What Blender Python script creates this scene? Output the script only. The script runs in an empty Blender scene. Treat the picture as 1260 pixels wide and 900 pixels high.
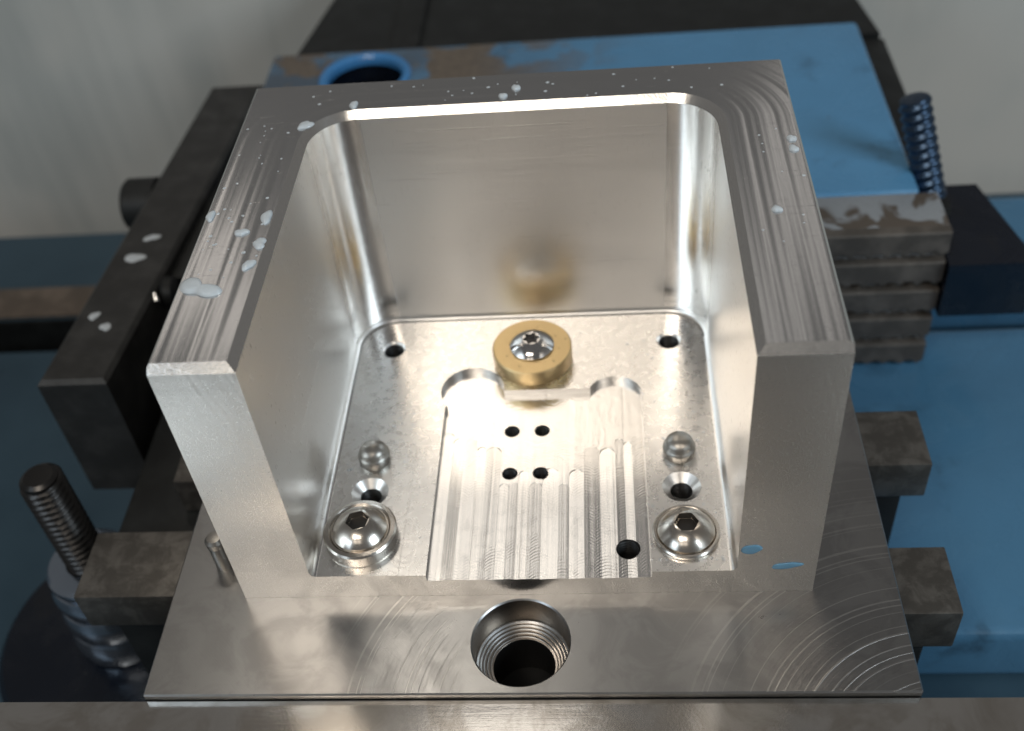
import bpy, bmesh, math, random
from math import radians as rad, sin, cos, pi
from mathutils import Vector, Matrix

S = 0.001                      # everything below is written in millimetres
scene = bpy.context.scene
COL = scene.collection
random.seed(7)

# ------------------------------------------------------------------ camera
cam_d = bpy.data.cameras.new('camera')
cam = bpy.data.objects.new('camera', cam_d)
COL.objects.link(cam)
cam.location = (16.937*S, -110.579*S, 164.055*S)
cam.rotation_euler = (0.79879, 0.08594, 0.04213)
cam_d.sensor_fit = 'HORIZONTAL'
cam_d.sensor_width = 36
cam_d.lens = 1359.6/1260*36
cam_d.clip_start = 0.005
cam_d.clip_end = 20
cam_d.dof.use_dof = True
cam_d.dof.focus_distance = 0.184
cam_d.dof.aperture_fstop = 16.5
scene.camera = cam

# ------------------------------------------------------------------ world and lamps
world = bpy.data.worlds.new('World')
scene.world = world
world.use_nodes = True
bg = world.node_tree.nodes['Background']
bg.inputs['Color'].default_value = (1.0, 0.98, 0.955, 1)
bg.inputs['Strength'].default_value = 0.115

def lamp(name, loc, target, sx, sy, power, color):
    d = bpy.data.lights.new(name, 'AREA')
    d.shape = 'RECTANGLE'
    d.size, d.size_y = sx*S, sy*S
    d.energy = power
    d.color = color
    o = bpy.data.objects.new(name, d)
    COL.objects.link(o)
    o.location = Vector(loc)*S
    v = Vector(target) - Vector(loc)
    o.rotation_euler = v.to_track_quat('-Z', 'Y').to_euler()
    return o

WARM = (1.0, 0.905, 0.785)
lamp('lamp_upper_left', (-197, -315, 610), (0, 20, 20), 120, 100, 0.66, WARM)
lamp('lamp_upper_right', (-30, -340, 620), (0, 20, 20), 120, 100, 0.27, WARM)
lamp('lamp_lower_left', (-170, -430, 430), (0, 20, 20), 110, 90, 0.06, WARM)
lamp('lamp_lower_right', (-20, -450, 450), (0, 20, 20), 110, 90, 0.055, WARM)
lamp('lamp_rear_panel', (-75, 430, 570), (0, 10, 6), 150, 110, 0.062, (1.0, 0.94, 0.86))
lamp('lamp_rear_spot', (-152, 288, 600), (-20, -23, 0), 90, 36, 0.22, (1.0, 0.92, 0.80))  # extra lamp added to put a hot spot on the moving jaw
lamp('lamp_rear_left', (-310, 560, 470), (-40, 30, 58), 45, 260, 0.030, (1.0, 0.92, 0.84))
lamp('lamp_rear_right', (160, 580, 490), (40, 30, 58), 40, 280, 0.018, (1.0, 0.94, 0.88))
lamp('lamp_cool_fill_left', (-520, -480, 430), (0, 30, 20), 300, 260, 0.8, (0.74, 0.88, 1.0))  # added cool fill lamp for bluish reflections, no real window
lamp('lamp_cool_fill_right', (560, -300, 400), (0, 30, 20), 300, 260, 2.2, (0.78, 0.91, 1.0))  # added cool fill lamp, also lifts the background; no real window

scene.view_settings.view_transform = 'Standard'
scene.view_settings.look = 'None'
scene.view_settings.gamma = 1
scene.view_settings.exposure = 0.15
scene.view_settings.use_curve_mapping = False
scene.cycles.max_bounces = 14
scene.cycles.glossy_bounces = 10
scene.cycles.sample_clamp_indirect = 6
scene.cycles.blur_glossy = 0.3
scene.cycles.use_denoising = True

# ------------------------------------------------------------------ node helper
class NT:
    def __init__(self, name):
        self.mat = bpy.data.materials.new(name)
        self.mat.use_nodes = True
        self.t = self.mat.node_tree
        self.b = self.t.nodes['Principled BSDF']
        tc = self.t.nodes.new('ShaderNodeTexCoord')
        self.P = self.vm('SCALE', tc.outputs['Object'], s=1000.0)   # millimetres
        sp = self.t.nodes.new('ShaderNodeSeparateXYZ')
        self.t.links.new(self.P, sp.inputs[0])
        self.x, self.y, self.z = sp.outputs
    def put(self, sock, v):
        if isinstance(v, bpy.types.NodeSocket):
            self.t.links.new(v, sock)
        else:
            if hasattr(sock, 'default_value') and hasattr(sock.default_value, '__len__') and not hasattr(v, '__len__'):
                v = (v,)*len(sock.default_value)
            if hasattr(v, '__len__') and len(v) == 3 and sock.type == 'RGBA':
                v = (*v, 1)
            sock.default_value = v
    def m(self, op, a, b=0.0, c=0.0, clamp=False):
        n = self.t.nodes.new('ShaderNodeMath'); n.operation = op; n.use_clamp = clamp
        for s, v in zip(n.inputs, (a, b, c)): self.put(s, v)
        return n.outputs[0]
    def vm(self, op, a, b=None, s=None):
        n = self.t.nodes.new('ShaderNodeVectorMath'); n.operation = op
        self.put(n.inputs[0], a)
        if b is not None: self.put(n.inputs[1], b)
        if s is not None: self.put(n.inputs['Scale'], s)
        return n.outputs['Value'] if op in ('LENGTH', 'DISTANCE', 'DOT_PRODUCT') else n.outputs[0]
    def xyz(self, x, y, z):
        n = self.t.nodes.new('ShaderNodeCombineXYZ')
        for s, v in zip(n.inputs, (x, y, z)): self.put(s, v)
        return n.outputs[0]
    def st(self, sx, sy, sz):                         # stretched coordinates
        return self.vm('MULTIPLY', self.P, (sx, sy, sz))
    def noise(self, vec, scale=1.0, detail=3.0, rough=0.55, dist=0.0):
        n = self.t.nodes.new('ShaderNodeTexNoise')
        self.put(n.inputs['Vector'], vec); n.inputs['Scale'].default_value = scale
        n.inputs['Detail'].default_value = detail; n.inputs['Roughness'].default_value = rough
        n.inputs['Distortion'].default_value = dist
        return n.outputs['Fac']
    def noise1(self, w, scale=1.0, detail=2.0, rough=0.5):
        n = self.t.nodes.new('ShaderNodeTexNoise'); n.noise_dimensions = '1D'
        self.put(n.inputs['W'], w); n.inputs['Scale'].default_value = scale
        n.inputs['Detail'].default_value = detail; n.inputs['Roughness'].default_value = rough
        return n.outputs['Fac']
    def vor(self, vec, scale=1.0, out='Distance', feature='F1', rnd=1.0):
        n = self.t.nodes.new('ShaderNodeTexVoronoi'); n.feature = feature
        self.put(n.inputs['Vector'], vec); n.inputs['Scale'].default_value = scale
        n.inputs['Randomness'].default_value = rnd
        return n.outputs[out]
    def step(self, v, a, b, lo=0.0, hi=1.0):
        n = self.t.nodes.new('ShaderNodeMapRange'); n.interpolation_type = 'SMOOTHSTEP'
        self.put(n.inputs['Value'], v)
        for k, q in zip(('From Min', 'From Max', 'To Min', 'To Max'), (a, b, lo, hi)): self.put(n.inputs[k], q)
        return n.outputs['Result']
    def mix(self, f, a, b):
        n = self.t.nodes.new('ShaderNodeMix'); n.data_type = 'RGBA'
        self.put(n.inputs[0], f); self.put(n.inputs[6], a); self.put(n.inputs[7], b)
        return n.outputs[2]
    def bump(self, h, dist_mm, prev=None, strength=1.0):
        n = self.t.nodes.new('ShaderNodeBump')
        n.inputs['Distance'].default_value = dist_mm*S
        n.inputs['Strength'].default_value = strength
        self.put(n.inputs['Height'], h)
        if prev is not None: self.t.links.new(prev, n.inputs['Normal'])
        return n.outputs[0]
    def fin(self, color=None, rough=None, metal=None, normal=None, aniso=None, **kw):
        b = self.b.inputs
        if color is not None: self.put(b['Base Color'], color)
        if rough is not None: self.put(b['Roughness'], rough)
        if metal is not None: self.put(b['Metallic'], metal)
        if normal is not None: self.t.links.new(normal, b['Normal'])
        for k, v in kw.items(): self.put(b[k], v)
        return self.mat

ALU = (0.83, 0.81, 0.785)
XI, YB, RC, ZF, HT, DP = 36.85, 66.6, 8.5, 6.28, 57.8, 78.0      # the block's inner half width, back, corner radius, floor, height, depth

def mat_alu_top():
    t = NT('milled_aluminium_top')
    qx = t.m('SUBTRACT', t.m('ABSOLUTE', t.x), XI-RC)
    qy = t.m('SUBTRACT', t.y, YB-RC)
    ln = t.m('SQRT', t.m('ADD', t.m('POWER', t.m('MAXIMUM', qx, 0.0), 2.0), t.m('POWER', t.m('MAXIMUM', qy, 0.0), 2.0)))
    sd = t.m('SUBTRACT', t.m('ADD', ln, t.m('MINIMUM', t.m('MAXIMUM', qx, qy), 0.0)), RC)
    sgn = t.m('MULTIPLY', t.m('SIGN', t.x), 3.7)
    sdx = t.m('ADD', sd, sgn)
    band = t.noise1(sdx, 0.42, 1.0)
    fine = t.noise1(sdx, 4.2, 3.0, 0.7)
    arcs = t.noise(t.st(0.35, 2.2, 1), 1.6, 3)
    grain = t.noise(t.P, 5.0, 3)
    n = t.bump(band, 0.13)
    n = t.bump(fine, 0.0035, n)
    n = t.bump(arcs, 0.002, n)
    n = t.bump(grain, 0.0015, n)
    scratch = t.step(t.noise(t.st(0.12, 3.0, 1), 1.0, 2, 0.5, 0.6), 0.70, 0.73)
    n = t.bump(scratch, 0.006, n)
    r = t.m('ADD', t.m('MULTIPLY', fine, 0.12), t.m('ADD', 0.09, t.m('MULTIPLY', grain, 0.08)))
    return t.fin((0.63, 0.63, 0.63), r, 1.0, n)

def mat_alu_floor():
    t = NT('milled_aluminium_floor')
    d = t.vor(t.st(0.11, 0.11, 0.0), 1.0)
    swirl = t.m('SINE', t.m('MULTIPLY', d, 62.0))
    msk = t.step(t.noise(t.P, 0.12, 2), 0.42, 0.62)
    lay = t.noise(t.st(1.0, 0.12, 1), 1.6, 3)
    grain = t.noise(t.P, 3.5, 3)
    big = t.noise(t.P, 0.16, 2)
    n = t.bump(t.m('MULTIPLY', swirl, msk), 0.0022)
    n = t.bump(lay, 0.014, n)
    n = t.bump(big, 0.05, n)
    n = t.bump(grain, 0.004, n)
    spots = t.step(t.vor(t.st(1, 1, 0), 0.55), 0.10, 0.05)
    n = t.bump(spots, 0.03, n)
    r = t.m('ADD', 0.19, t.m('MULTIPLY', t.noise(t.P, 0.6, 4), 0.18))
    return t.fin(ALU, r, 1.0, n)

def mat_alu_pocket():
    t = NT('milled_aluminium_pocket')
    # cusps left by the cutter, little arcs down each pass
    xx = t.m('SUBTRACT', t.m('MODULO', t.m('ADD', t.x, 100.0), 3.9), 1.95)
    cusp = t.m('SINE', t.m('MULTIPLY', t.m('ADD', t.y, t.m('MULTIPLY', t.m('POWER', xx, 2.0), 0.28)), 9.5))
    fade = t.step(t.noise(t.P, 0.25, 2), 0.35, 0.65)
    lay = t.noise(t.st(1.0, 0.008, 1), 0.9, 3, 0.6)
    wob = t.vm('SCALE', t.xyz(t.noise(t.P, 0.35, 2), t.noise(t.st(1.0, -1.0, 1.0), 0.33, 2), 0.0), s=0.35)
    d = t.vor(t.vm('ADD', t.st(0.12, 0.12, 0.0), wob), 1.0)
    swirl = t.m('MULTIPLY', t.m('SINE', t.m('MULTIPLY', d, 55.0)), t.step(t.y, 20.0, 34.0))
    n = t.bump(t.m('MULTIPLY', cusp, fade), 0.004)
    n = t.bump(lay, 0.035, n)
    n = t.bump(t.m('MULTIPLY', swirl, t.step(t.noise(t.P, 0.3, 3), 0.35, 0.65)), 0.008, n)
    n = t.bump(t.noise(t.P, 4.0, 3), 0.006, n)
    r = t.m('ADD', 0.13, t.m('MULTIPLY', lay, 0.14))
    return t.fin(ALU, r, 1.0, n)

def mat_alu_inner(name='milled_aluminium_inner_wall', r0=0.23, hb=0.020):
    t = NT(name)
    horiz = t.noise(t.st(0.006, 0.006, 1.0), 3.4, 4, 0.75)
    steps = t.noise1(t.z, 0.16, 1.0)
    vert = t.noise(t.st(1.0, 1.0, 0.02), 0.35, 3)
    pits = t.step(t.noise(t.st(1.0, 1.0, 0.28), 2.2, 1.0, 0.4), 0.675, 0.73)
    pitm = t.m('MULTIPLY', t.m('MULTIPLY', pits, t.step(t.noise(t.P, 0.09, 2), 0.40, 0.58)), t.step(t.m('ABSOLUTE', t.x), 30.0, 36.0, 0.12, 1.0))
    grain = t.noise(t.P, 3.0, 3)
    n = t.bump(horiz, hb)
    n = t.bump(steps, 0.018, n)
    n = t.bump(vert, 0.014, n)
    n = t.bump(grain, 0.003, n)
    n = t.bump(t.m('MULTIPLY', pitm, -1.0), 0.06, n)
    r = t.m('ADD', r0, t.m('MULTIPLY', horiz, 0.14))
    col = t.mix(t.m('MULTIPLY', pitm, 0.5), ALU, (0.30, 0.27, 0.23))
    return t.fin(col, r, 1.0, n)

def mat_alu_front():
    t = NT('milled_aluminium_front')
    vert = t.noise(t.st(1.0, 1.0, 0.015), 4.0, 3, 0.7)
    slant = t.noise(t.vm('MULTIPLY', t.xyz(t.m('ADD', t.x, t.m('MULTIPLY', t.z, 0.25)), t.y, t.z), (1.0, 1.0, 0.05)), 0.8, 3)
    horiz = t.noise(t.st(0.02, 0.02, 1.0), 0.30, 3)
    grain = t.noise(t.P, 4.0, 3)
    n = t.bump(vert, 0.020)
    n = t.bump(slant, 0.03, n)
    n = t.bump(horiz, 0.05, n)
    n = t.bump(grain, 0.0006, n)
    r = t.m('ADD', 0.22, t.m('MULTIPLY', grain, 0.14))
    return t.fin((0.72, 0.695, 0.665), r, 1.0, n)

def mat_alu_chamfer():
    t = NT('bright_cut_chamfer')
    lay = t.noise(t.st(1.0, 1.0, 0.3), 2.5, 3)
    return t.fin((0.88, 0.86, 0.83), t.m('ADD', 0.12, t.m('MULTIPLY', lay, 0.16)), 1.0, t.bump(lay, 0.012))

def mat_steel_plate():
    t = NT('ground_steel_plate')
    def rings(cx, cy, scale):
        d = t.vm('DISTANCE', t.xyz(t.x, t.y, 0.0), (cx, cy, 0.0))
        return t.noise1(d, scale, 3, 0.75), t.noise1(d, scale*0.9, 1.0), d
    r1, l1, d1 = rings(68.0, -33.0, 1.9)
    r2, l2, d2 = rings(8.0, -22.0, 2.2)
    m1 = t.m('MULTIPLY', t.step(t.x, 22.0, 40.0), t.step(d1, 70.0, 20.0))
    m2 = t.m('MULTIPLY', t.step(t.m('ABSOLUTE', t.m('ADD', t.x, 20.0)), 12.0, 4.0), t.step(t.noise(t.P, 0.12, 2), 0.35, 0.5))
    line1 = t.m('MULTIPLY', t.step(l1, 0.62, 0.70), m1)
    line2 = t.m('MULTIPLY', t.step(l2, 0.62, 0.70), m2)
    h = t.m('ADD', t.m('MULTIPLY', r1, m1), t.m('MULTIPLY', r2, m2))
    topm = t.step(t.z, -0.15, -0.03)
    lines = t.m('MULTIPLY', t.m('ADD', line1, line2), topm)
    h = t.m('MULTIPLY', h, topm)
    brushed = t.noise(t.vm('MULTIPLY', t.xyz(t.m('ADD', t.x, t.y), t.m('SUBTRACT', t.x, t.y), 0.0), (2.5, 0.06, 1.0)), 1.4, 3)
    blotch = t.noise(t.P, 0.11, 4, 0.6, 0.8)
    grain = t.noise(t.P, 4.0, 3)
    n = t.bump(h, 0.024)
    n = t.bump(lines, 0.018, n)
    n = t.bump(brushed, 0.010, n)
    n = t.bump(grain, 0.006, n)
    r = t.m('ADD', t.m('ADD', 0.20, t.m('MULTIPLY', blotch, 0.16)), t.m('MULTIPLY', grain, 0.06))
    col = t.mix(t.step(blotch, 0.42, 0.62), (0.37, 0.365, 0.36), (0.31, 0.305, 0.30))
    col = t.mix(t.m('MULTIPLY', lines, 0.55), col, (0.70, 0.68, 0.65))
    return t.fin(col, r, 1.0, n)

def mat_jaw_steel():
    t = NT('worn_jaw_steel')
    lay = t.noise(t.st(0.05, 1.0, 1.0), 2.0, 4, 0.7)
    blotch = t.noise(t.P, 0.10, 4, 0.65, 0.6)
    n = t.bump(lay, 0.012)
    n = t.bump(t.noise(t.P, 2.0, 4), 0.008, n)
    col = t.mix(t.step(blotch, 0.40, 0.65), (0.72, 0.69, 0.65), (0.55, 0.51, 0.46))
    return t.fin(col, t.m('ADD', 0.09, t.m('MULTIPLY', blotch, 0.16)), 1.0, n)

def mat_stained_steel():
    t = NT('stained_jaw_top')
    b = t.noise(t.P, 0.085, 3, 0.5, 0.6)
    f = t.step(b, 0.48, 0.54)
    col = t.mix(f, (0.13, 0.105, 0.085), (0.42, 0.45, 0.48))
    col = t.mix(t.m('MULTIPLY', t.noise(t.P, 1.2, 4), 0.35), col, (0.10, 0.085, 0.07))
    n = t.bump(t.noise(t.P, 1.5, 4), 0.06)
    return t.fin(col, t.step(f, 0.0, 1.0, 0.6, 0.42), 0.35, n)

def mat_black_oxide(name, col, rough, blue=0.0):
    t = NT(name)
    b = t.noise(t.P, 0.14, 4, 0.6)
    g = t.noise(t.P, 1.8, 4)
    c = t.mix(t.step(b, 0.4, 0.7), col, tuple(v*1.7 for v in col))
    return t.fin(c, t.m('ADD', rough, t.m('MULTIPLY', g, 0.2)), 0.25, t.bump(g, 0.03))

def mat_bar():
    t = NT('scuffed_dark_bar_steel')
    b = t.noise(t.P, 0.22, 5, 0.65, 0.5)
    f = t.step(b, 0.40, 0.66)
    c = t.mix(f, (0.12, 0.11, 0.098), (0.21, 0.195, 0.175))
    return t.fin(c, 0.42, 0.75, t.bump(t.noise(t.P, 1.5, 4), 0.05))

def mat_blue(name, stains=True, col=(0.095, 0.265, 0.46), rough=0.32):
    t = NT(name)
    v = t.noise(t.P, 0.022, 3)
    c = t.mix(v, tuple(a*0.8 for a in col), tuple(a*1.3 for a in col))
    film = t.noise(t.P, 0.05, 4, 0.6, 1.2)
    grime = t.step(t.noise(t.P, 0.035, 5, 0.65, 0.4), 0.56, 0.72)
    c = t.mix(t.m('MULTIPLY', grime, 0.65), c, tuple(a*0.25+0.01 for a in col))
    chips = t.step(t.noise(t.P, 0.45, 4, 0.7), 0.70, 0.73)
    c = t.mix(t.m('MULTIPLY', chips, 0.8), c, (0.10, 0.09, 0.08))
    n = t.bump(t.noise(t.P, 0.6, 3), 0.03)
    n = t.bump(film, 0.25, n)
    n = t.bump(t.m('MULTIPLY', chips, -1.0), 0.05, n)
    rough0 = rough
    rough = t.step(film, 0.35, 0.65, rough0*0.55, rough0*1.4)
    r = rough
    if stains:
        # bare and rusted patches toward the counterbore end of the casting
        w = t.noise(t.P, 0.052, 4, 0.55, 0.5)
        reg = t.step(t.x, 35.0, -25.0)
        back = t.step(t.y, 170.0, 190.0)
        f = t.m('MULTIPLY', t.step(t.m('ADD', w, t.m('MULTIPLY', back, 0.07)), 0.53, 0.585), reg)
        wash = t.m('MULTIPLY', t.step(t.x, 25.0, -55.0), t.step(t.noise(t.P, 0.04, 4), 0.30, 0.60, 0.55, 1.0))
        c = t.mix(wash, c, (0.085, 0.115, 0.15))
        c = t.mix(f, c, t.mix(t.noise(t.P, 0.5, 3), (0.085, 0.07, 0.06), (0.20, 0.16, 0.12)))
        r = t.m('ADD', rough, t.m('MULTIPLY', f, 0.25))
    return t.fin(c, r, 0.0, n)

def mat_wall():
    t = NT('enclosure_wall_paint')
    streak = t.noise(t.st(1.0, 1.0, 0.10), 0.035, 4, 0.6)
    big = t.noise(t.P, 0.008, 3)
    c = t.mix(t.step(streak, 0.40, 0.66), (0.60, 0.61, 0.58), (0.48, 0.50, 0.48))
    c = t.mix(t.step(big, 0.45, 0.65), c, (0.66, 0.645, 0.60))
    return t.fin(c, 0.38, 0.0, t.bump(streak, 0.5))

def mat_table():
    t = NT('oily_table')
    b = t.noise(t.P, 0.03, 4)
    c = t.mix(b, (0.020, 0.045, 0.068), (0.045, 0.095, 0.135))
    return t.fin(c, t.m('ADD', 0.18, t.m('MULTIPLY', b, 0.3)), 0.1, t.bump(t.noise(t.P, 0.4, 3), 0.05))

def mat_simple(name, col, rough, metal, grain=0.004, gs=4.0, **kw):
    t = NT(name)
    g = t.noise(t.P, gs, 3)
    return t.fin(col, t.m('ADD', rough, t.m('MULTIPLY', g, 0.10)), metal, t.bump(g, grain), **kw)

def mat_brass():
    t = NT('brass')
    g = t.noise(t.P, 2.2, 4)
    marks = t.step(t.vor(t.st(1, 1, 0.0), 0.42), 0.19, 0.10)
    d = t.vm('LENGTH', t.xyz(t.x, t.y, 0.0))
    ringm = t.m('MULTIPLY', t.m('MULTIPLY', t.step(d, 5.2, 5.6), t.step(d, 7.5, 7.1)), t.step(t.z, 3.6, 3.8))
    k = t.m('MULTIPLY', t.m('MULTIPLY', marks, ringm), t.step(g, 0.45, 0.6))
    c = t.mix(t.m('MULTIPLY', k, 0.75), (0.60, 0.455, 0.245), (0.20, 0.16, 0.08))
    n = t.bump(t.noise1(d, 5.0, 2), 0.006)
    n = t.bump(t.m('MULTIPLY', k, -1.0), 0.03, n)
    return t.fin(c, t.m('ADD', 0.30, t.m('MULTIPLY', g, 0.20)), 1.0, n)

def mat_coolant(name, c):
    t = NT(name)
    return t.fin(t.mix(t.noise(t.P, 0.9, 3), c, tuple(v*0.85 for v in c)), 0.07, 0.0, normal=t.bump(t.noise(t.P, 0.8, 2), 0.10), **{'Transmission Weight': 0.15, 'IOR': 1.33})

M = {
    'top': mat_alu_top(), 'floor': mat_alu_floor(), 'pocket': mat_alu_pocket(), 'inner': mat_alu_inner(),
    'fillet': mat_alu_inner('milled_aluminium_corner', 0.13, 0.006),
    'front': mat_alu_front(), 'chamfer': mat_alu_chamfer(),
    'plate': mat_steel_plate(), 'jaw': mat_jaw_steel(), 'stained': mat_stained_steel(), 'bar': mat_bar(),
    'ridge': mat_black_oxide('dark_jaw_ridge', (0.085, 0.074, 0.064), 0.42),
    'black': mat_black_oxide('black_oxide', (0.011, 0.012, 0.012), 0.42),
    'arm': mat_black_oxide('stop_arm_black', (0.030, 0.030, 0.029), 0.34),
    'thread': mat_simple('oily_thread', (0.055, 0.053, 0.052), 0.26, 0.9, 0.01),
    'blued': mat_simple('blued_thread', (0.05, 0.085, 0.14), 0.22, 0.8, 0.01),
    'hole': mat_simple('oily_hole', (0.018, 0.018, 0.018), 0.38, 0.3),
    'blue': mat_blue('blue_paint_worn', True), 'blue2': mat_blue('blue_paint', False, (0.070, 0.19, 0.32), 0.30),
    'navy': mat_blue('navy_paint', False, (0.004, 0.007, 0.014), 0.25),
    'lit_rim_blue': mat_blue('lit_rim_paint', False, (0.06, 0.23, 0.50), 0.25),  # brighter blue carrying the light on the counterbore wall
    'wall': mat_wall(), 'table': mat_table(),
    'brown': mat_black_oxide('brown_worn_edge', (0.12, 0.095, 0.075), 0.45),
    'brass': mat_brass(),
    'stainless': mat_simple('stainless', (0.60, 0.56, 0.51), 0.17, 1.0, 0.002),
    'bright': mat_simple('zinc_bright', (0.66, 0.65, 0.64), 0.05, 1.0, 0.0008),
    'dowel': mat_simple('ground_dowel', (0.40, 0.38, 0.35), 0.32, 1.0, 0.002),
    'steel_ring': mat_simple('glossy_blued_steel', (0.36, 0.42, 0.50), 0.07, 0.9, 0.004),
    'bore': mat_simple('bored_steel', (0.42, 0.38, 0.34), 0.24, 1.0, 0.006),
    'coolant': mat_coolant('milky_coolant', (0.74, 0.80, 0.84)),
    'clear': mat_simple('clear_coolant', (0.9, 0.95, 1.0), 0.02, 0.0, 0.0, **{'Transmission Weight': 1.0, 'IOR': 1.33}),
    'coolant2': mat_coolant('blue_coolant', (0.16, 0.33, 0.47)),
}

# ------------------------------------------------------------------ mesh helpers
def link(name, me, parent=None, mats=()):
    o = bpy.data.objects.new(name, me)
    COL.objects.link(o)
    for k in mats: me.materials.append(M[k])
    if parent is not None: o.parent = parent
    return o

def shade(me, angle=32, flat_z=False):
    me.set_sharp_from_angle(angle=rad(angle))
    for f in me.polygons:
        f.use_smooth = not (flat_z and abs(f.normal.z) > 0.9)

def mesh(name, verts, faces, mat, parent=None, smooth=32, loc=(0, 0, 0)):
    me = bpy.data.meshes.new(name)
    me.from_pydata([tuple(c*S for c in v) for v in verts], [], faces)
    bm = bmesh.new(); bm.from_mesh(me)
    bmesh.ops.recalc_face_normals(bm, faces=bm.faces)
    bm.to_mesh(me); bm.free()
    shade(me, smooth)
    o = link(name, me, parent, [mat] if isinstance(mat, str) else mat)
    o.location = Vector(loc)*S
    return o

def box(name, lo, hi, mat, parent=None, bev=0.4, seg=2, cut=None):
    bm = bmesh.new()
    bmesh.ops.create_cube(bm, size=1)
    for v in bm.verts:
        v.co = Vector(tuple((lo[i]+hi[i])/2 + v.co[i]*(hi[i]-lo[i]) for i in range(3)))*S
    if bev: bmesh.ops.bevel(bm, geom=bm.edges[:], offset=bev*S, segments=seg, affect='EDGES', profile=0.6)
    me = bpy.data.meshes.new(name); bm.to_mesh(me); bm.free()
    shade(me, 25)
    return link(name, me, parent, [mat])

def lathe(name, prof, mat, parent=None, loc=(0, 0, 0), seg=56, smooth=30):
    """prof: (radius, z) from bottom to top; closed on the axis where the radius is 0"""
    vs, fs = [], []
    rows = []
    for r, z in prof:
        if r < 1e-6:
            rows.append([len(vs)]); vs.append((0, 0, z))
        else:
            rows.append(list(range(len(vs), len(vs)+seg)))
            vs += [(r*cos(2*pi*i/seg), r*sin(2*pi*i/seg), z) for i in range(seg)]
    for a, b in zip(rows, rows[1:]):
        for i in range(seg):
            j = (i+1) % seg
            if len(a) == 1 and len(b) == 1: continue
            if len(a) == 1: fs.append((a[0], b[j], b[i]))
            elif len(b) == 1: fs.append((a[i], a[j], b[0]))
            else: fs.append((a[i], a[j], b[j], b[i]))
    return mesh(name, vs, fs, mat, parent, smooth, loc)

def prism(name, pts, z0, z1, mat='floor', parent=None):
    n = len(pts)
    vs = [(x, y, z0) for x, y in pts] + [(x, y, z1) for x, y in pts]
    fs = [tuple(range(n)), tuple(range(n, 2*n))] + [(i, (i+1) % n, n+(i+1) % n, n+i) for i in range(n)]
    return mesh(name, vs, fs, mat, parent)

def circle(cx, cy, r, n=40, a0=0.0):
    return [(cx+r*cos(a0+2*pi*i/n), cy+r*sin(a0+2*pi*i/n)) for i in range(n)]

def subtract(o, cutters, op='DIFFERENCE'):
    for c in cutters:
        md = o.modifiers.new('b', 'BOOLEAN'); md.operation = op; md.solver = 'EXACT'; md.object = c
    bpy.context.view_layer.update()
    dg = bpy.context.evaluated_depsgraph_get()
    me = bpy.data.meshes.new_from_object(o.evaluated_get(dg))
    o.modifiers.clear()
    old = o.data; o.data = me; bpy.data.meshes.remove(old)
    for c in cutters:
        m0 = c.data; bpy.data.objects.remove(c); bpy.data.meshes.remove(m0)
    return o

def helix(name, r, z0, z1, pitch, depth, mat, parent=None, loc=(0, 0, 0), seg=28, per=6, cap=True, inside=False):
    """a real helical thread as one grid, radius following a triangle wave"""
    n = int((z1-z0)/pitch*per)
    vs, fs = [], []
    for k in range(n+1):
        z = z0+(z1-z0)*k/n
        for i in range(seg):
            ph = ((z-z0)/pitch - i/seg) % 1.0
            tri = abs(ph*2-1)
            tri = min(1, max(0, tri*1.35-0.15))
            rr = r - depth*tri if not inside else r + depth*tri
            if not inside and (k == n): rr = r-depth
            a = 2*pi*i/seg
            vs.append((rr*cos(a), rr*sin(a), z))
    for k in range(n):
        for i in range(seg):
            j = (i+1) % seg
            fs.append((k*seg+i, k*seg+j, (k+1)*seg+j, (k+1)*seg+i))
    if cap:
        fs.append(tuple(n*seg+i for i in range(seg)))
        if not inside: fs.append(tuple(reversed(range(seg))))
    return mesh(name, vs, fs, mat, parent, 50, loc)

def thing(name, label, cat, loc=(0, 0, 0), group=None, rz=0.0):
    o = bpy.data.objects.new(name, None)
    COL.objects.link(o)
    o.empty_display_size = 0.01
    o.location = Vector(loc)*S
    o.rotation_euler.z = rz
    return tag(o, label, cat, group)

def tag(o, label, cat, group=None):
    o['label'] = label; o['category'] = cat
    if group: o['group'] = group
    return o

# ================================================================== setting
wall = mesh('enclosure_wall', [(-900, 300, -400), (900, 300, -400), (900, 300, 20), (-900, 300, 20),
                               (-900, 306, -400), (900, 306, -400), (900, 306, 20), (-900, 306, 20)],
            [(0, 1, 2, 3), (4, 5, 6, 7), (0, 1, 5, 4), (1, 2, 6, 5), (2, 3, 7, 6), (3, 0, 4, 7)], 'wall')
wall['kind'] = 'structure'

def profile_x(name, prof, x0, x1, mat, parent=None, smooth=25):
    """(y, z) outline swept along x"""
    n = len(prof)
    vs = [(x0, y, z) for y, z in prof] + [(x1, y, z) for y, z in prof]
    fs = [tuple(range(n)), tuple(range(n, 2*n))] + [(i, (i+1) % n, n+(i+1) % n, n+i) for i in range(n)]
    return mesh(name, vs, fs, mat, parent, smooth)

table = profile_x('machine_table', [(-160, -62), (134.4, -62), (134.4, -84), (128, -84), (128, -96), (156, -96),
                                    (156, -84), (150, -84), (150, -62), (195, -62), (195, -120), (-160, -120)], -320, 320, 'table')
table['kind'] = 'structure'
box('slot_shade', (-320, 149.2, -83.9), (320, 149.95, -62.2), 'black', table, 0)  # black sheet standing in for the shade inside the slot
edge = box('slot_edge', (-320, 150.5, -62), (-99, 165, -60.8), 'brown', table, 0.5)

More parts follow.
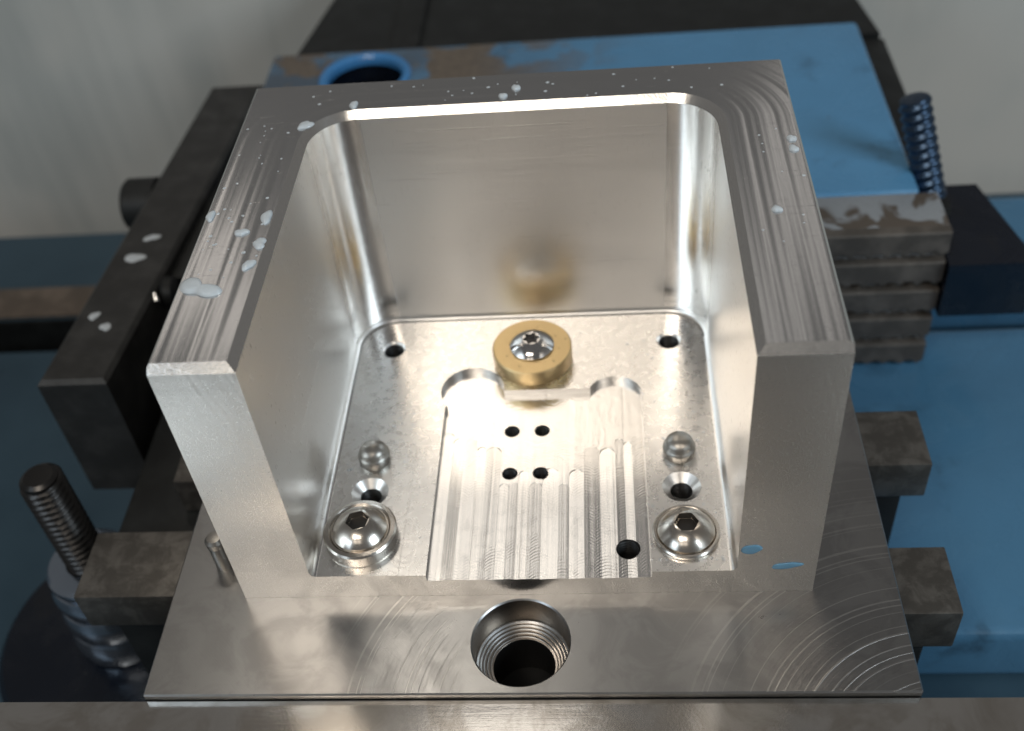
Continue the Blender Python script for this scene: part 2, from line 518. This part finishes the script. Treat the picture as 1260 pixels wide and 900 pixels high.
# ================================================================== vise
vise = thing('machine_vise', 'blue painted machine vise gripping the steel plate between its jaws', 'vise', (0, 0, -62))
def vp(o):                       # parts are written in scene coordinates, hung under the vise's base point
    o.parent = vise
    o.matrix_parent_inverse = Matrix.Translation((0, 0, 62*S))
    return o
vp(box('base', (-80, 18.8, -61.99), (230, 113, -45), 'blue2', None, 2.5, 4))
vp(box('rear_base', (-80, 130, -61.99), (230, 171, -45), 'blue2', None, 2.5, 4))
body = box('fixed_jaw', (-85.3, 114.6, -61.99), (93, 201, -0.6), 'blue', None, 1.6, 3)
subtract(body, [lathe('c', [(0, -26), (13.2, -26), (13.2, 2), (0, 2)], 'blue', None, (-54, 184.5, 0))])
shade(body.data, 25)
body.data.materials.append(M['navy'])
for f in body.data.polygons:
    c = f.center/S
    if math.hypot(c.x+54, c.y-184.5) < 13.6 and c.z < -2: f.material_index = 1  # faces inside the counterbore coloured near black
vp(body)
bolt = lathe('jaw_bolt', [(9.5, -26), (9.5, -13), (8.7, -12.2), (0, -12.2)], 'black', None, (-54, 184.5, 0))
vp(bolt)
vp(lathe('counterbore_lit_rim', [(11.4, -3.0), (11.2, -0.8), (12.0, 0.2), (13.4, 0.25), (14.0, -0.4)], 'lit_rim_blue', None, (-54, 184.5, 0), 64))  # added bright ring, paints in the lit far wall of the counterbore
jp = box('jaw_plate', (-85, 101.2, -61.0), (97, 114.5, -1.0), 'stained', None, 0.5)
vp(jp)
for k in range(6):
    zt = -1.0 - 8.9*k
    n = 130
    vs, fs = [], []
    rr = random.Random(k)
    lo = []
    for i in range(n+1):
        x = -85+182*i/n
        j = 0.3*rr.random() + (1.1 if i % 3 == 0 else 0.0)
        vs += [(x, 101.3, zt-(0.0 if k else 0.02)), (x, 99.2, zt-0.35), (x, 98.9, zt-0.8), (x, 98.9, zt-5.9-j), (x, 99.5, zt-6.6-j), (x, 101.3, zt-6.6-j)]
    for i in range(n):
        for q in range(5):
            a = i*6+q
            fs.append((a, a+1, a+7, a+6))
    fs += [tuple(range(6)), tuple(n*6+q for q in range(6))]
    r_ = mesh('ridge', vs, fs, 'ridge', jp, 25)
    r_.matrix_parent_inverse = Matrix.Identity(4)
vp(box('guide_rail', (-90, 24, -61.9), (-58, 97, -19.2), 'black', None, 1.0))
# moving jaw, only its ground top and edge show at the bottom of the picture
vp(box('moving_jaw', (-97, -70, -61.9), (97, -19.35, -1.4), 'jaw', None, 0.35))
ck = [(97.4, 97.0), (118.0, 97.0), (111.5, 129.5), (97.4, 129.5)]
vs = [(x, y, -26.0) for x, y in ck] + [(x, y, -11.0) for x, y in ck] + [(x*0.995+0.5, y*0.99+1.1, -10.0) for x, y in ck]
fs = [(3, 2, 1, 0), (8, 9, 10, 11)] + [(a+i, a+(i+1) % 4, a+4+(i+1) % 4, a+4+i) for a in (0, 4) for i in range(4)]
vp(mesh('side_cheek', vs, fs, 'navy'))

rear = thing('rear_cover', 'flat matt black cover behind the blue jaw casting', 'machine cover', (0, 245, -62))
def rp(o):
    o.parent = rear; o.matrix_parent_inverse = Matrix.Translation((0, -245*S, 62*S)); return o
vs = [(-82, 203, -6), (101, 203, -6), (98, 226, -6), (93, 290, -6), (-68, 290, -6)]
vs2 = [(x, y, -120) for x, y, z in vs]
rp(mesh('cover_plate', vs+vs2, [(0, 1, 2, 3, 4), (9, 8, 7, 6, 5)]+[(i, (i+1) % 5, 5+(i+1) % 5, 5+i) for i in range(5)], 'black'))
rp(box('raised_strip', (-50, 204, -5.95), (-41, 288, -4.5), 'black', None, 0.4))
sf = box('dark_side_strip', (94, 116, -40), (102, 202, -7), 'black', None, 0.8); rp(sf)  # black strip along the right edge of the blue casting

# ================================================================== work stop, bars, screws round the vise
stop = thing('work_stop_arm', 'long black steel work stop arm with coolant specks left of the block', 'work stop', (-102, 57, -36), rz=-0.0)
SY = 0.075
def arm_pt(x, y, z):
    return (x + (y-57)*SY, y, z)
A = [(-110.4, 57), (-94.4, 57), (-94.4, 183), (-110.4, 183)]
c_ = 0.9
vs = []
for (x, y), (sx, sy) in zip(A, ((1, 1), (-1, 1), (-1, -1), (1, -1))):
    vs += [arm_pt(x, y, -37), arm_pt(x, y, -c_), arm_pt(x+sx*c_, y+sy*c_*1.2, 0)]
fs = [(0, 3, 6, 9), (2, 5, 8, 11)]
for i in range(4):
    a, b = i*3, ((i+1) % 4)*3
    fs += [(a, b, b+1, a+1), (a+1, b+1, b+2, a+2)]
def sp_(o):
    o.parent = stop; o.matrix_parent_inverse = Matrix.Translation((102*S, -57*S, 36*S)); return o
sp_(mesh('arm', vs, fs, 'arm'))
sp_(box('gap_filler', (-93.5, 96, -42), (-85.5, 186, -3.2), 'black', None, 0.8))  # black filler added as the shade between arm and jaw casting
kn = lathe('clamp_knob', [(0, 0), (6.2, 0), (7.4, 0.8), (7.4, 9), (6.6, 10), (0, 10)], 'black'); 
kn.rotation_euler = (0, -pi/2, 0); kn.location = Vector((-105.5, 136, -9))*S; sp_(kn)
bt = lathe('stop_screw', [(0, 0), (3.6, 0), (3.9, 1.0), (3.4, 2.6), (2.0, 3.6), (0, 4.0)], 'black')
bt.rotation_euler = (0, pi/2, 0); bt.location = Vector((-91.7, 92, -4.2))*S; sp_(bt)

def bar(lo, hi, label, mat='bar'):
    o = box('support_bar', lo, hi, mat, None, 0.45)
    return tag(o, label, 'steel bar', 'dark steel bars under the plate')
bar((60.0, 0.9, -20.0), (77.3, 15.4, -9.02), 'scuffed steel bar end under the plate, right side, nearest the front jaw')
bar((60.0, 35.2, -19.0), (79.6, 50.0, -9.02), 'scuffed steel bar end under the plate, right side, farther back')
bar((-88.2, 6.7, -19.0), (-58.0, 22.4, -9.02), 'scuffed steel bar end under the plate beside the threaded stud')
bar((-76.0, 35.2, -19.0), (-58.0, 50.0, -9.02), 'dark bar end under the plate between the stop arm and the block')
def post(lo, hi, label):
    o = box('support_post', lo, hi, 'black', None, 0.6)
    return tag(o, label, 'steel block', 'black posts under the bars')
post((60.0, 2.5, -61.98), (73.0, 14.0, -20.02), 'black post under the bar end nearest the front jaw, right side')
post((60.0, 36.5, -44.98), (75.5, 49.0, -19.02), 'black post under the farther bar end, right side')
post((-84.0, 8.5, -61.98), (-58.0, 21.0, -19.02), 'black post under the bar end beside the threaded stud')

stud = thing('threaded_stud', 'black threaded stud standing in glossy steel rings at left', 'threaded stud', (-100, 30, -62))
helix('thread', 4.6, 28, 61.2, 1.75, 0.75, 'thread', stud, (0, 0, 0), 32, 7)
lathe('stud_end', [(3.8, 61.1), (3.8, 61.6), (3.0, 62.2), (0, 62.35)], 'thread', stud)
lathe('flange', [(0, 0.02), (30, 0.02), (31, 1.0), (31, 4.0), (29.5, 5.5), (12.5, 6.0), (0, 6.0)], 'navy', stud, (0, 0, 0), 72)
z = 6.0
for k, (r, h) in enumerate(((11.5, 8.5), (11.0, 8.0), (10.4, 7.0), (9.6, 4.0))):
    prof = [(4.8, z+0.02), (r-1.6, z+0.02), (r-0.4, z+0.5), (r, z+h*0.4), (r-0.15, z+h*0.7), (r-0.9, z+h-0.3), (r-1.8, z+h), (4.8, z+h)]
    lathe('ring', prof, 'steel_ring', stud)
    z += h

rod = helix('side_screw', 3.9, 0, 29, 2.6, 0.8, 'blued', None, (0, 0, 0), 48, 10)
rod.rotation_euler = Vector((-7.3, 4.0, 26.0)).to_track_quat('Z', 'Y').to_euler(); rod.location = Vector((98.8, 122.5, -10))*S
tag(rod, 'dark threaded screw leaning beside the right edge of the blue casting', 'screw')

# ================================================================== steel plate
PX, PY0, PY1, PT = 64.2, -19.2, 98.6, 9.0
plate = thing('base_plate', 'flat ground steel plate with curved tool marks under the aluminium block', 'steel plate', (0, 40, -PT))
pl = box('plate', (-63.8, PY0, -PT), (64.5, PY1, 0), 'plate', None, 0.25, 1)
hole_prof = [(0, -PT-1), (5.6, -PT-1), (5.6, -8.2), (8.35, -6.4), (8.35, -0.25), (8.75, 0.15), (8.75, 1), (0, 1)]
subtract(pl, [lathe('c', hole_prof, 'plate', None, (0, -9.4, 0))])
shade(pl.data, 25, True)
pl.parent = plate; pl.matrix_parent_inverse = Matrix.Translation((0, -40*S, PT*S))
def pp(o):
    o.parent = plate; o.matrix_parent_inverse = Matrix.Translation((0, -40*S, PT*S)); return o
# threaded liner of the big hole and its dark bottom
prof = [(5.45, -8.15)]
for k in range(5):
    r0 = 5.5+2.75*k/5.0; z0 = -8.1+1.7*k/5.0
    prof += [(r0, z0), (r0+0.40, z0+0.06), (r0+0.55, z0+0.34)]
prof += [(8.32, -6.3)]
pp(lathe('hole_thread', prof, 'bore', None, (0, -9.4, 0), 64))
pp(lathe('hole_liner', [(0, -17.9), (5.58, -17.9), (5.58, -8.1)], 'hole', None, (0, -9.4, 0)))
sleeve = pp(lathe('bore_wall', [(8.33, -6.35), (8.33, -0.3)], 'bore', None, (0, -9.4, 0), 64))

pin = thing('small_pin', 'small shiny pin on the plate beside the left wall of the block', 'pin', (-55.6, 7.6, 0.02))
lathe('shank', [(0, 0), (1.6, 0), (1.6, 5.2), (1.35, 6.0)], 'dowel', pin)
lathe('head', [(1.35, 6.0), (1.75, 6.2), (1.8, 7.4), (1.3, 8.1), (0, 8.3)], 'dowel', pin)

# ================================================================== aluminium block
block = thing('fixture_block', 'open-fronted milled aluminium fixture block with coolant splashes on its rim', 'metal block', (0, 0, 0.02))
CH, OC, RF = 1.3, 0.4, 1.1
YS = YB-RC
def fillet_pts():
    return [(-RF+RF*sin(t), ZF+RF-RF*cos(t)) for t in [pi/2*k/5 for k in range(6)]]       # (offset into wall, z)

def classify(o, kind):
    me = o.data
    me.materials.clear()
    for k in ('top', 'front', 'inner', 'chamfer', 'floor', 'pocket', 'fillet'): me.materials.append(M[k])
    for f in me.polygons:
        n, c = f.normal, f.center/S
        if kind == 'wall':
            if n.z > 0.97: f.material_index = 0
            elif n.z > 0.5 and c.z > HT-2*CH: f.material_index = 3
            elif n.y < -0.9 and c.y < 0.5: f.material_index = 1
            elif abs(c.x) > 49.5 or c.y > DP-0.5: f.material_index = 1
            elif abs(n.x) > 0.02 and abs(n.y) > 0.02 and abs(n.z) < 0.1: f.material_index = 6
            else: f.material_index = 2
        else:
            if n.y < -0.9 and c.y < 0.3: f.material_index = 1
            elif abs(c.x) > 49.5 or c.y > DP-0.5: f.material_index = 1
            elif n.z > 0.9 and c.z < ZF-0.2: f.material_index = 5
            elif n.z > 0.9: f.material_index = 4
            else: f.material_index = 2

def side_wall(s, label):
    fp = fillet_pts()
    def X(o): return s*(XI+o)
    V, F = [], []
    def add(*pts):
        i = len(V); V.extend(pts); F.append(tuple(range(i, i+len(pts))))
    fr = [(s*50, 0, ZF)] + [(X(o), 0, z) for o, z in fp] + [(X(0), 0, HT-CH), (s*50, 0, HT-CH)]
    add(*fr)
    add((s*50, 0, HT-CH), (X(0), 0, HT-CH), (X(CH), CH, HT), (s*(50-OC), CH, HT), (s*50, CH-OC, HT-OC))
    add((s*(50-OC), CH, HT), (X(CH), CH, HT), (X(CH), YS, HT), (s*(50-OC), YS, HT))
    add((s*50, CH-OC, HT-OC), (s*(50-OC), CH, HT), (s*(50-OC), YS, HT), (s*50, YS, HT-OC))
    add((s*50, 0, ZF), (s*50, 0, HT-CH), (s*50, CH-OC, HT-OC), (s*50, YS, HT-OC), (s*50, YS, ZF))
    add((X(0), 0, HT-CH), (X(CH), CH, HT), (X(CH), YS, HT), (X(0), YS, HT-CH))
    rows = fp + [(0, HT-CH)]
    for (o0, z0), (o1, z1) in zip(rows, rows[1:]):
        add((X(o0), 0, z0), (X(o1), 0, z1), (X(o1), YS, z1), (X(o0), YS, z0))
    me = bpy.data.meshes.new('side_wall')
    me.from_pydata([tuple(c*S for c in v) for v in V], [], F)
    bm = bmesh.new(); bm.from_mesh(me)
    bmesh.ops.remove_doubles(bm, verts=bm.verts, dist=1e-7)
    # outward: away from a point in the middle of the wall
    mid = Vector((s*43, 29, 30))*S
    bm.normal_update()
    for f in bm.faces:
        c = f.calc_center_median()
        if f.normal.dot(c-mid) < 0 and not (abs(f.normal.z) < 0.9 and c.z < (ZF+RF)*S and abs(c.x) < XI*S):
            f.normal_flip()
        elif abs(c.x) < XI*S and c.z < (ZF+RF)*S and f.normal.z < 0: f.normal_flip()
    bm.to_mesh(me); bm.free()
    o = link('side_wall', me, block)
    shade(me, 25); classify(o, 'wall')
    o['label'] = label
    return o
side_wall(-1, 'left wall of the block with pale coolant splashes on top')
side_wall(1, 'right wall of the block with two blue drops on its front face')

# back wall with both inner corner radii
path, nor = [], []
na = 14
for k in range(na+1):
    a = pi - (pi/2)*k/na
    path.append((-(XI-RC)+RC*cos(a), YS+RC*sin(a))); nor.append((cos(a), sin(a)))
for k in range(na+1):
    a = pi/2 - (pi/2)*k/na
    path.append(((XI-RC)+RC*cos(a), YS+RC*sin(a))); nor.append((cos(a), sin(a)))
rows = fillet_pts() + [(0, HT-CH), (CH, HT)]
V, F = [], []
for (px, py), (nx, ny) in zip(path, nor):
    V += [(px+nx*o, py+ny*o, z) for o, z in rows]
nr = len(rows)
for i in range(len(path)-1):
    for q in range(nr-1):
        a = i*nr+q; b = a+nr
        F.append((a, b, b+1, a+1))
inner_top = [i*nr+nr-1 for i in range(len(path))]
b0 = len(V)
out = [(50, YS), (50, DP), (-50, DP), (-50, YS)]
outi = [(50-OC, YS), (50-OC, DP-OC), (-50+OC, DP-OC), (-50+OC, YS)]
V += [(x, y, HT) for x, y in outi] + [(x, y, HT-OC) for x, y in out] + [(x, y, ZF) for x, y in out]
F.append(tuple(reversed(inner_top + [b0, b0+1, b0+2, b0+3])))
for k in range(3):
    F.append((b0+k, b0+4+k, b0+5+k, b0+1+k))
    F.append((b0+4+k, b0+8+k, b0+9+k, b0+5+k))
me = bpy.data.meshes.new('back_wall')
me.from_pydata([tuple(c*S for c in v) for v in V], [], F)
bm = bmesh.new(); bm.from_mesh(me)
bm.normal_update()
for f in bm.faces:
    c = f.calc_center_median()/S; n = f.normal
    inner = f.index < (len(path)-1)*(nr-1)
    if inner: ref = Vector((0-c.x, 30-c.y, 0)) if abs(n.z) < 0.9 else Vector((0, 0, 1))
    elif abs(n.z) > 0.3: ref = Vector((0, 0, 1))
    else: ref = Vector((c.x if abs(n.x) > 0.5 else 0, 1 if abs(n.y) > 0.5 else 0, 0))
    if n.dot(ref) < 0: f.normal_flip()
bm.to_mesh(me); bm.free()
bw = link('back_wall', me, block)
shade(me, 25); classify(bw, 'wall')

# base with its pocket, passes and holes
base = box('base', (-50, 0, 0.0), (50, DP, ZF), 'floor', block, 0)
PZ = ZF-1.5
def round_poly(parts): return parts
cut = []
cut.append(prism('c', [(-21.3, -2), (-16.0, -2), (-16.0, 30), (-21.0, 30)], ZF-0.10, ZF+3))
cut.append(prism('c', [(-16.4, -2), (22.6, -2), (22.6, 40.5), (20, 44.2), (-13, 44.2), (-16.4, 40)], PZ, ZF+3))
cut.append(prism('c', circle(-11.2, 44.6, 6.4), PZ+0.011, ZF+3))
cut.append(prism('c', circle(17.3, 41.9, 5.5), PZ+0.017, ZF+3))
# the cutter's passes: shallow lanes, each a little deeper or tilted
lanes = []
q = random.Random(11); xa = -16.38; k = 0
while xa < 22.3:
    wd = min(q.uniform(1.5, 3.1), 22.55-xa)
    if 22.55-(xa+wd) < 0.9: wd = 22.55-xa
    mid = abs(xa+wd/2-3)/19.0
    lanes.append((xa, xa+wd, 17+15*mid+q.uniform(-2, 5), q.uniform(.04, .20), (1 if k % 2 else -1)*q.uniform(.8, 4.6)))
    xa += wd-0.02; k += 1
for x0, x1, ye, dz, tilt in lanes:
    w = (x1-x0)/2; xm = (x0+x1)/2
    pts = [(x0, -2), (x1, -2)] + [(xm+w*cos(a), ye+w*sin(a)) for a in [pi*k/8 for k in range(9)]]
    n = len(pts); tt = math.tan(rad(tilt))
    vs = [(x, y, PZ-dz+(x-xm)*tt) for x, y in pts]+[(x, y, ZF+2) for x, y in pts]
    fs = [tuple(range(n)), tuple(range(n, 2*n))]+[(i, (i+1) % n, n+(i+1) % n, n+i) for i in range(n)]
    cut.append(mesh('c', vs, fs, 'floor'))
holes = [(-28.8, 57.3, 2.05, 2.5), (28.8, 57.3, 2.05, 2.5), (-28.7, 18.7, 2.0, 3.5), (28.85, 18.5, 2.0, 3.5)]
for x, y, r, rc in holes:
    cut.append(lathe('c', [(0, 0.5), (r, 0.5), (r, ZF-(rc-r)*0.9), (rc, ZF+0.002), (rc, ZF+2), (0, ZF+2)], 'floor', None, (x, y, 0), 40))
small = [(-2.88, 34.4, 1.5), (3.0, 34.4, 1.5), (-2.88, 23.7, 1.5), (2.93, 23.7, 1.5), (18.76, 6.0, 2.15)]
for x, y, r in small:
    cut.append(lathe('c', [(0, 0.5), (r, 0.5), (r, ZF+2), (0, ZF+2)], 'floor', None, (x, y, 0), 36))
subtract(base, cut)
shade(base.data, 25, True)
classify(base, 'base')
for x, y, r, zt in [(h[0], h[1], h[2], ZF-(h[3]-h[2])*0.9-0.05) for h in holes] + [(x, y, r, PZ-0.40) for x, y, r in small]:
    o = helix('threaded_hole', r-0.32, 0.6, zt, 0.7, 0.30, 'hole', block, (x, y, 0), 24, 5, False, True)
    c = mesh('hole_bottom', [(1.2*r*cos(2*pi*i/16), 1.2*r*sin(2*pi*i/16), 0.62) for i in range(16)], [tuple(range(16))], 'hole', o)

# ================================================================== screws, pins and the brass disc
def dome(r, h, n=9, z0=0.0, base=0.35):
    R = (r*r+h*h)/(2*h)
    pr = [(0, z0), (r*0.96, z0), (r, z0+base*0.5), (r, z0+base)]
    for k in range(1, n+1):
        x = r*(1-k/n)
        pr.append((x, z0+base+math.sqrt(R*R-x*x)-(R-h)))
    return pr

def socket_head(name, r, h, mat, parent, z0, socket, depth, sides=6, rot=0.3):
    o = lathe(name, dome(r, h, 10, z0), mat, None, (0, 0, 0), 64)
    if sides == 6:
        pts = circle(0, 0, socket, 6, rot)
    else:
        pts = []
        for i in range(48):
            a = 2*pi*i/48
            rr = socket*(0.86+0.14*cos(6*a))
            pts.append((rr*cos(a+rot), rr*sin(a+rot)))
    c = prism('c', pts, z0+h+0.35-depth, z0+h+3)
    rim = lathe('c', [(0, z0+h+0.35-0.38), (socket*1.0, z0+h+0.35-0.38), (socket*1.32, z0+h+0.4), (0, z0+h+0.4)], mat, None, (0, 0, 0), 40)
    subtract(o, [c, rim])
    shade(o.data, 28)
    o.data.materials.clear(); o.data.materials.append(M[mat])
    o.parent = parent
    s = prism('socket', [(x*0.97, y*0.97) for x, y in pts], z0+h+0.35-depth-0.02, z0+h+0.35-depth+0.06, 'thread', o)
    return o

ZZ = ZF+0.03
s1 = thing('button_screw', 'button head socket screw on a thick washer at the left front of the floor', 'screw', (-28.7, 8.3, ZZ), 'button screws on the block floor')
lathe('washer', [(0, 0), (6.4, 0), (6.6, 0.2), (6.6, 2.4), (6.3, 2.75), (5.6, 2.85), (5.2, 2.5), (0, 2.5)], 'stainless', s1, (0, 0, 0), 64)
socket_head('screw_head', 4.95, 2.6, 'stainless', s1, 2.52, 2.15, 1.9)
s2 = thing('button_screw', 'flanged button head socket screw at the right front of the floor', 'screw', (28.9, 7.9, ZZ), 'button screws on the block floor')
lathe('flange', [(0, 0), (5.6, 0), (5.85, 0.25), (5.85, 0.7), (5.6, 0.95), (5.25, 0.95), (5.0, 0.75), (0, 0.75)], 'stainless', s2, (0, 0, 0), 64)
socket_head('screw_head', 4.95, 2.6, 'stainless', s2, 0.77, 2.15, 1.9, 6, 0.05)

disc = thing('brass_disc', 'round brass locator disc at the middle of the floor near the back wall', 'brass disc', (0.85, 52.9, ZZ))
lathe('disc', [(0, 0), (7.6, 0), (7.95, 0.3), (8.1, 0.6), (8.1, 3.65), (7.85, 3.9), (0, 3.9)], 'brass', disc, (0, 0, 0), 72)
s3 = thing('torx_screw', 'shiny star socket screw in the centre of the brass disc', 'screw', (0.85, 52.9, ZZ+3.92))
socket_head('screw_head', 4.5, 2.1, 'bright', s3, 0.0, 1.75, 1.5, 12, 0.2)
lathe('shank', [(0, -0.005), (2.0, -0.005), (2.0, 0.01)], 'bright', s3, (0, 0, 0), 24)

def dowel(x, y, label):
    t = thing('dowel_pin', label, 'dowel pin', (x, y, ZZ), 'bullet nose dowel pins')
    lathe('shank', [(0, 0), (2.9, 0), (3.05, 0.3), (3.05, 1.7)], 'dowel', t)
    lathe('tip', [(3.05, 1.7), (2.85, 2.15)] + [(2.75*cos(a), 2.2+2.1*sin(a)) for a in [pi/2*k/8 for k in range(8)]] + [(0, 4.3)], 'dowel', t, (0, 0, 0), 56, 60)
dowel(-28.75, 26.7, 'rounded steel dowel pin on the floor near the left wall')
dowel(28.9, 26.7, 'rounded steel dowel pin on the floor near the right wall')

# ================================================================== coolant splashes
def blob(pts_fn, name, label, mat, h=0.35, normal='z', at=(0, 0, HT), n=36, group='coolant splashes'):
    V, F = [], []
    rings = ((1.0, 0.0), (0.93, 0.55), (0.75, 0.85), (0.4, 1.0))
    o2 = [pts_fn(2*pi*i/n) for i in range(n)]
    for s, hh in rings:
        for x, y in o2: V.append((x*s, y*s, h*hh))
    V.append((0, 0, h))
    for k in range(3):
        for i in range(n):
            j = (i+1) % n
            F.append((k*n+i, k*n+j, (k+1)*n+j, (k+1)*n+i))
    for i in range(n): F.append((3*n+i, 3*n+(i+1) % n, 4*n))
    if normal == 'y': V = [(x, -z, y) for x, y, z in V]
    o = mesh(name, V, F, mat, None, 60, at)
    if label: tag(o, label, 'coolant', group)
    else: o['kind'] = 'stuff'
    return o
def oval(rx, ry, rot=0.0, seed=0, amp=0.12):
    q = random.Random(seed); ph = [q.random()*6.28 for _ in range(3)]
    def f(a):
        k = 1+amp*sin(2*a+ph[0])+amp*0.7*sin(3*a+ph[1])+amp*0.4*sin(5*a+ph[2])
        x, y = rx*k*cos(a), ry*k*sin(a)
        return x*cos(rot)-y*sin(rot), x*sin(rot)+y*cos(rot)
    return f
ZT = HT+0.035
def dumbbell(a):                    # the big two-lobed splash
    best = 0
    for k in range(120):
        r = 0.05*k
        x, y = r*cos(a), r*sin(a)
        d1 = 1/((x+2.0)**2*0.30+(y-0.9)**2*0.28+0.01); d2 = 1/((x-1.7)**2*0.26+(y+0.75)**2*0.62+0.01)
        if d1+d2 > 1.25: best = r
    return best*cos(a), best*sin(a)
blob(dumbbell, 'coolant_splash', 'large two-lobed pale coolant splash on the left rim near its front', 'coolant', 0.8, 'z', (-45.9, 17.6, ZT), 64)
tops = [(-49.0, 36.4, .75, 1.2, 0, 'pale coolant drop at the outer edge of the left rim'),
        (-39.2, 35.4, .8, 2.0, .1, 'long pale coolant splash by the inner edge of the left rim, farthest back of three'),
        (-38.9, 28.4, 1.1, 1.3, .4, 'pale coolant splash by the inner edge of the left rim, middle of three'),
        (-39.6, 23.0, 1.2, 0.9, .9, 'pale coolant splash by the inner edge of the left rim, nearest of three'),
        (-42.6, 31.5, 1.1, 0.8, .2, 'faint coolant patch at mid width of the left rim'),
        (-37.6, 63.2, 1.6, 1.0, .8, 'pale coolant splash at the rounded back left inner corner'),
        (-29.5, 69.4, .85, 1.0, 0, 'round pale drop on the back rim near its left end'),
        (0.8, 72.4, .75, .9, 0, 'round pale drop at the middle of the back rim, farther back'),
        (-1.5, 69.7, .7, .75, 0, 'round pale drop at the middle of the back rim, nearer the pocket'),
        (48.3, 51.0, .75, .8, .2, 'small pale drop at the outer edge of the right rim, farther back of two'),
        (48.2, 48.0, .8, .85, .1, 'small pale drop at the outer edge of the right rim, nearer of two'),
        (43.4, 31.5, .75, .75, .3, 'small pale drop at mid width of the right rim')]
for i, (x, y, rx, ry, ro, lab) in enumerate(tops):
    blob(oval(rx, ry, ro, i, 0.16), 'coolant_drop', lab, 'coolant', 0.5, 'z', (x, y, ZT), 28)
blob(oval(1.75, 1.2, .1, 31, .06), 'coolant_drop', 'blue drop low on the front face of the right wall, left of two', 'coolant2', 0.25, 'y', (38.9, -0.02, 12.2), 32)
blob(oval(2.5, .85, .10, 32, .1), 'coolant_drop', 'long blue drop low on the front face of the right wall, right of two', 'coolant2', 0.25, 'y', (45.0, -0.02, 7.5), 32)
for i, (x, y, rx, ry, lab) in enumerate([(-100.5, 100.5, 2.6, 1.7, 'large pale splash on the black stop arm, beside the screw'),
                                        (-98.3, 108.5, 2.0, 1.2, 'pale splash on the black stop arm, farthest back of four'),
                                        (-104.0, 79.0, 1.4, 1.2, 'pale drop on the black stop arm, at its outer edge'),
                                        (-100.0, 75.0, 1.5, 1.2, 'pale drop on the black stop arm, nearest of four')]):
    blob(oval(rx, ry, .3, 50+i, .15), 'coolant_drop', lab, 'coolant', 0.25, 'z', (x, y, 0.04), 28)
# scattered specks, too many and too small to count
V, F = [], []
q = random.Random(3)
def speck(x, y, z, r):
    i = len(V); k = 8
    for a in range(k): V.append((x+r*cos(2*pi*a/k)*q.uniform(.7, 1.2), y+r*sin(2*pi*a/k)*q.uniform(.7, 1.2), z))
    V.append((x, y, z+r*0.35)); F.extend((i+a, i+(a+1) % k, i+k) for a in range(k))
for _ in range(80):
    u = q.random()
    if u < .45: x, y = q.uniform(-49, -38.8), q.uniform(20, 64)
    elif u < .8: x, y = q.uniform(-40, 40), q.uniform(68.5, 77)
    else: x, y = q.uniform(38.8, 49), q.uniform(10, 70)
    speck(x, y, ZT, q.uniform(.12, .36))
o = mesh('coolant_specks', V, F, 'coolant', None, 60); o['kind'] = 'stuff'; o['label'] = 'fine coolant specks on the block rim'

V, F = [], []
for _ in range(110):
    u = q.random()
    if u < .35: x, y = q.uniform(22, 35), q.uniform(1, 16)
    elif u < .6: x, y = q.uniform(-35, -22), q.uniform(1, 40)
    elif u < .8: x, y = q.uniform(23, 34), q.uniform(28, 60)
    else: x, y = q.uniform(-30, 30), q.uniform(50, 62)
    if any(math.hypot(x-a, y-b) < r for a, b, r in ((-28.7, 8.3, 7), (28.9, 7.9, 6.3), (-28.7, 18.7, 4), (28.85, 18.5, 4), (.85, 52.9, 8.8), (-28.8, 57.3, 3.2), (28.8, 57.3, 3.2), (-28.75, 26.7, 3.6), (28.9, 26.7, 3.6), (-11.2, 44.6, 7.2))): continue
    speck(x, y, ZF+0.02, q.uniform(.15, .42))
o = mesh('clear_droplets', V, F, 'clear', None, 60); o['kind'] = 'stuff'; o['label'] = 'fine clear coolant droplets on the block floor'
V, F = [], []
for k in range(26):
    a = k*0.42; r = 1.25-0.02*k
    for w in (-0.55, 0.55):
        V.append((r*cos(a)*0.8, w+0.10*k-1.3, r*sin(a)+1.3))
for k in range(25):
    F.append((2*k, 2*k+1, 2*k+3, 2*k+2))
chip = mesh('metal_chip', V, F, 'bright', None, 70)
chip.location = Vector((-92.4, 87.0, -3.1))*S; chip.rotation_euler = (0.3, 0.2, 0.5)
tag(chip, 'small bright curled metal chip between the stop arm and the block', 'metal chip')
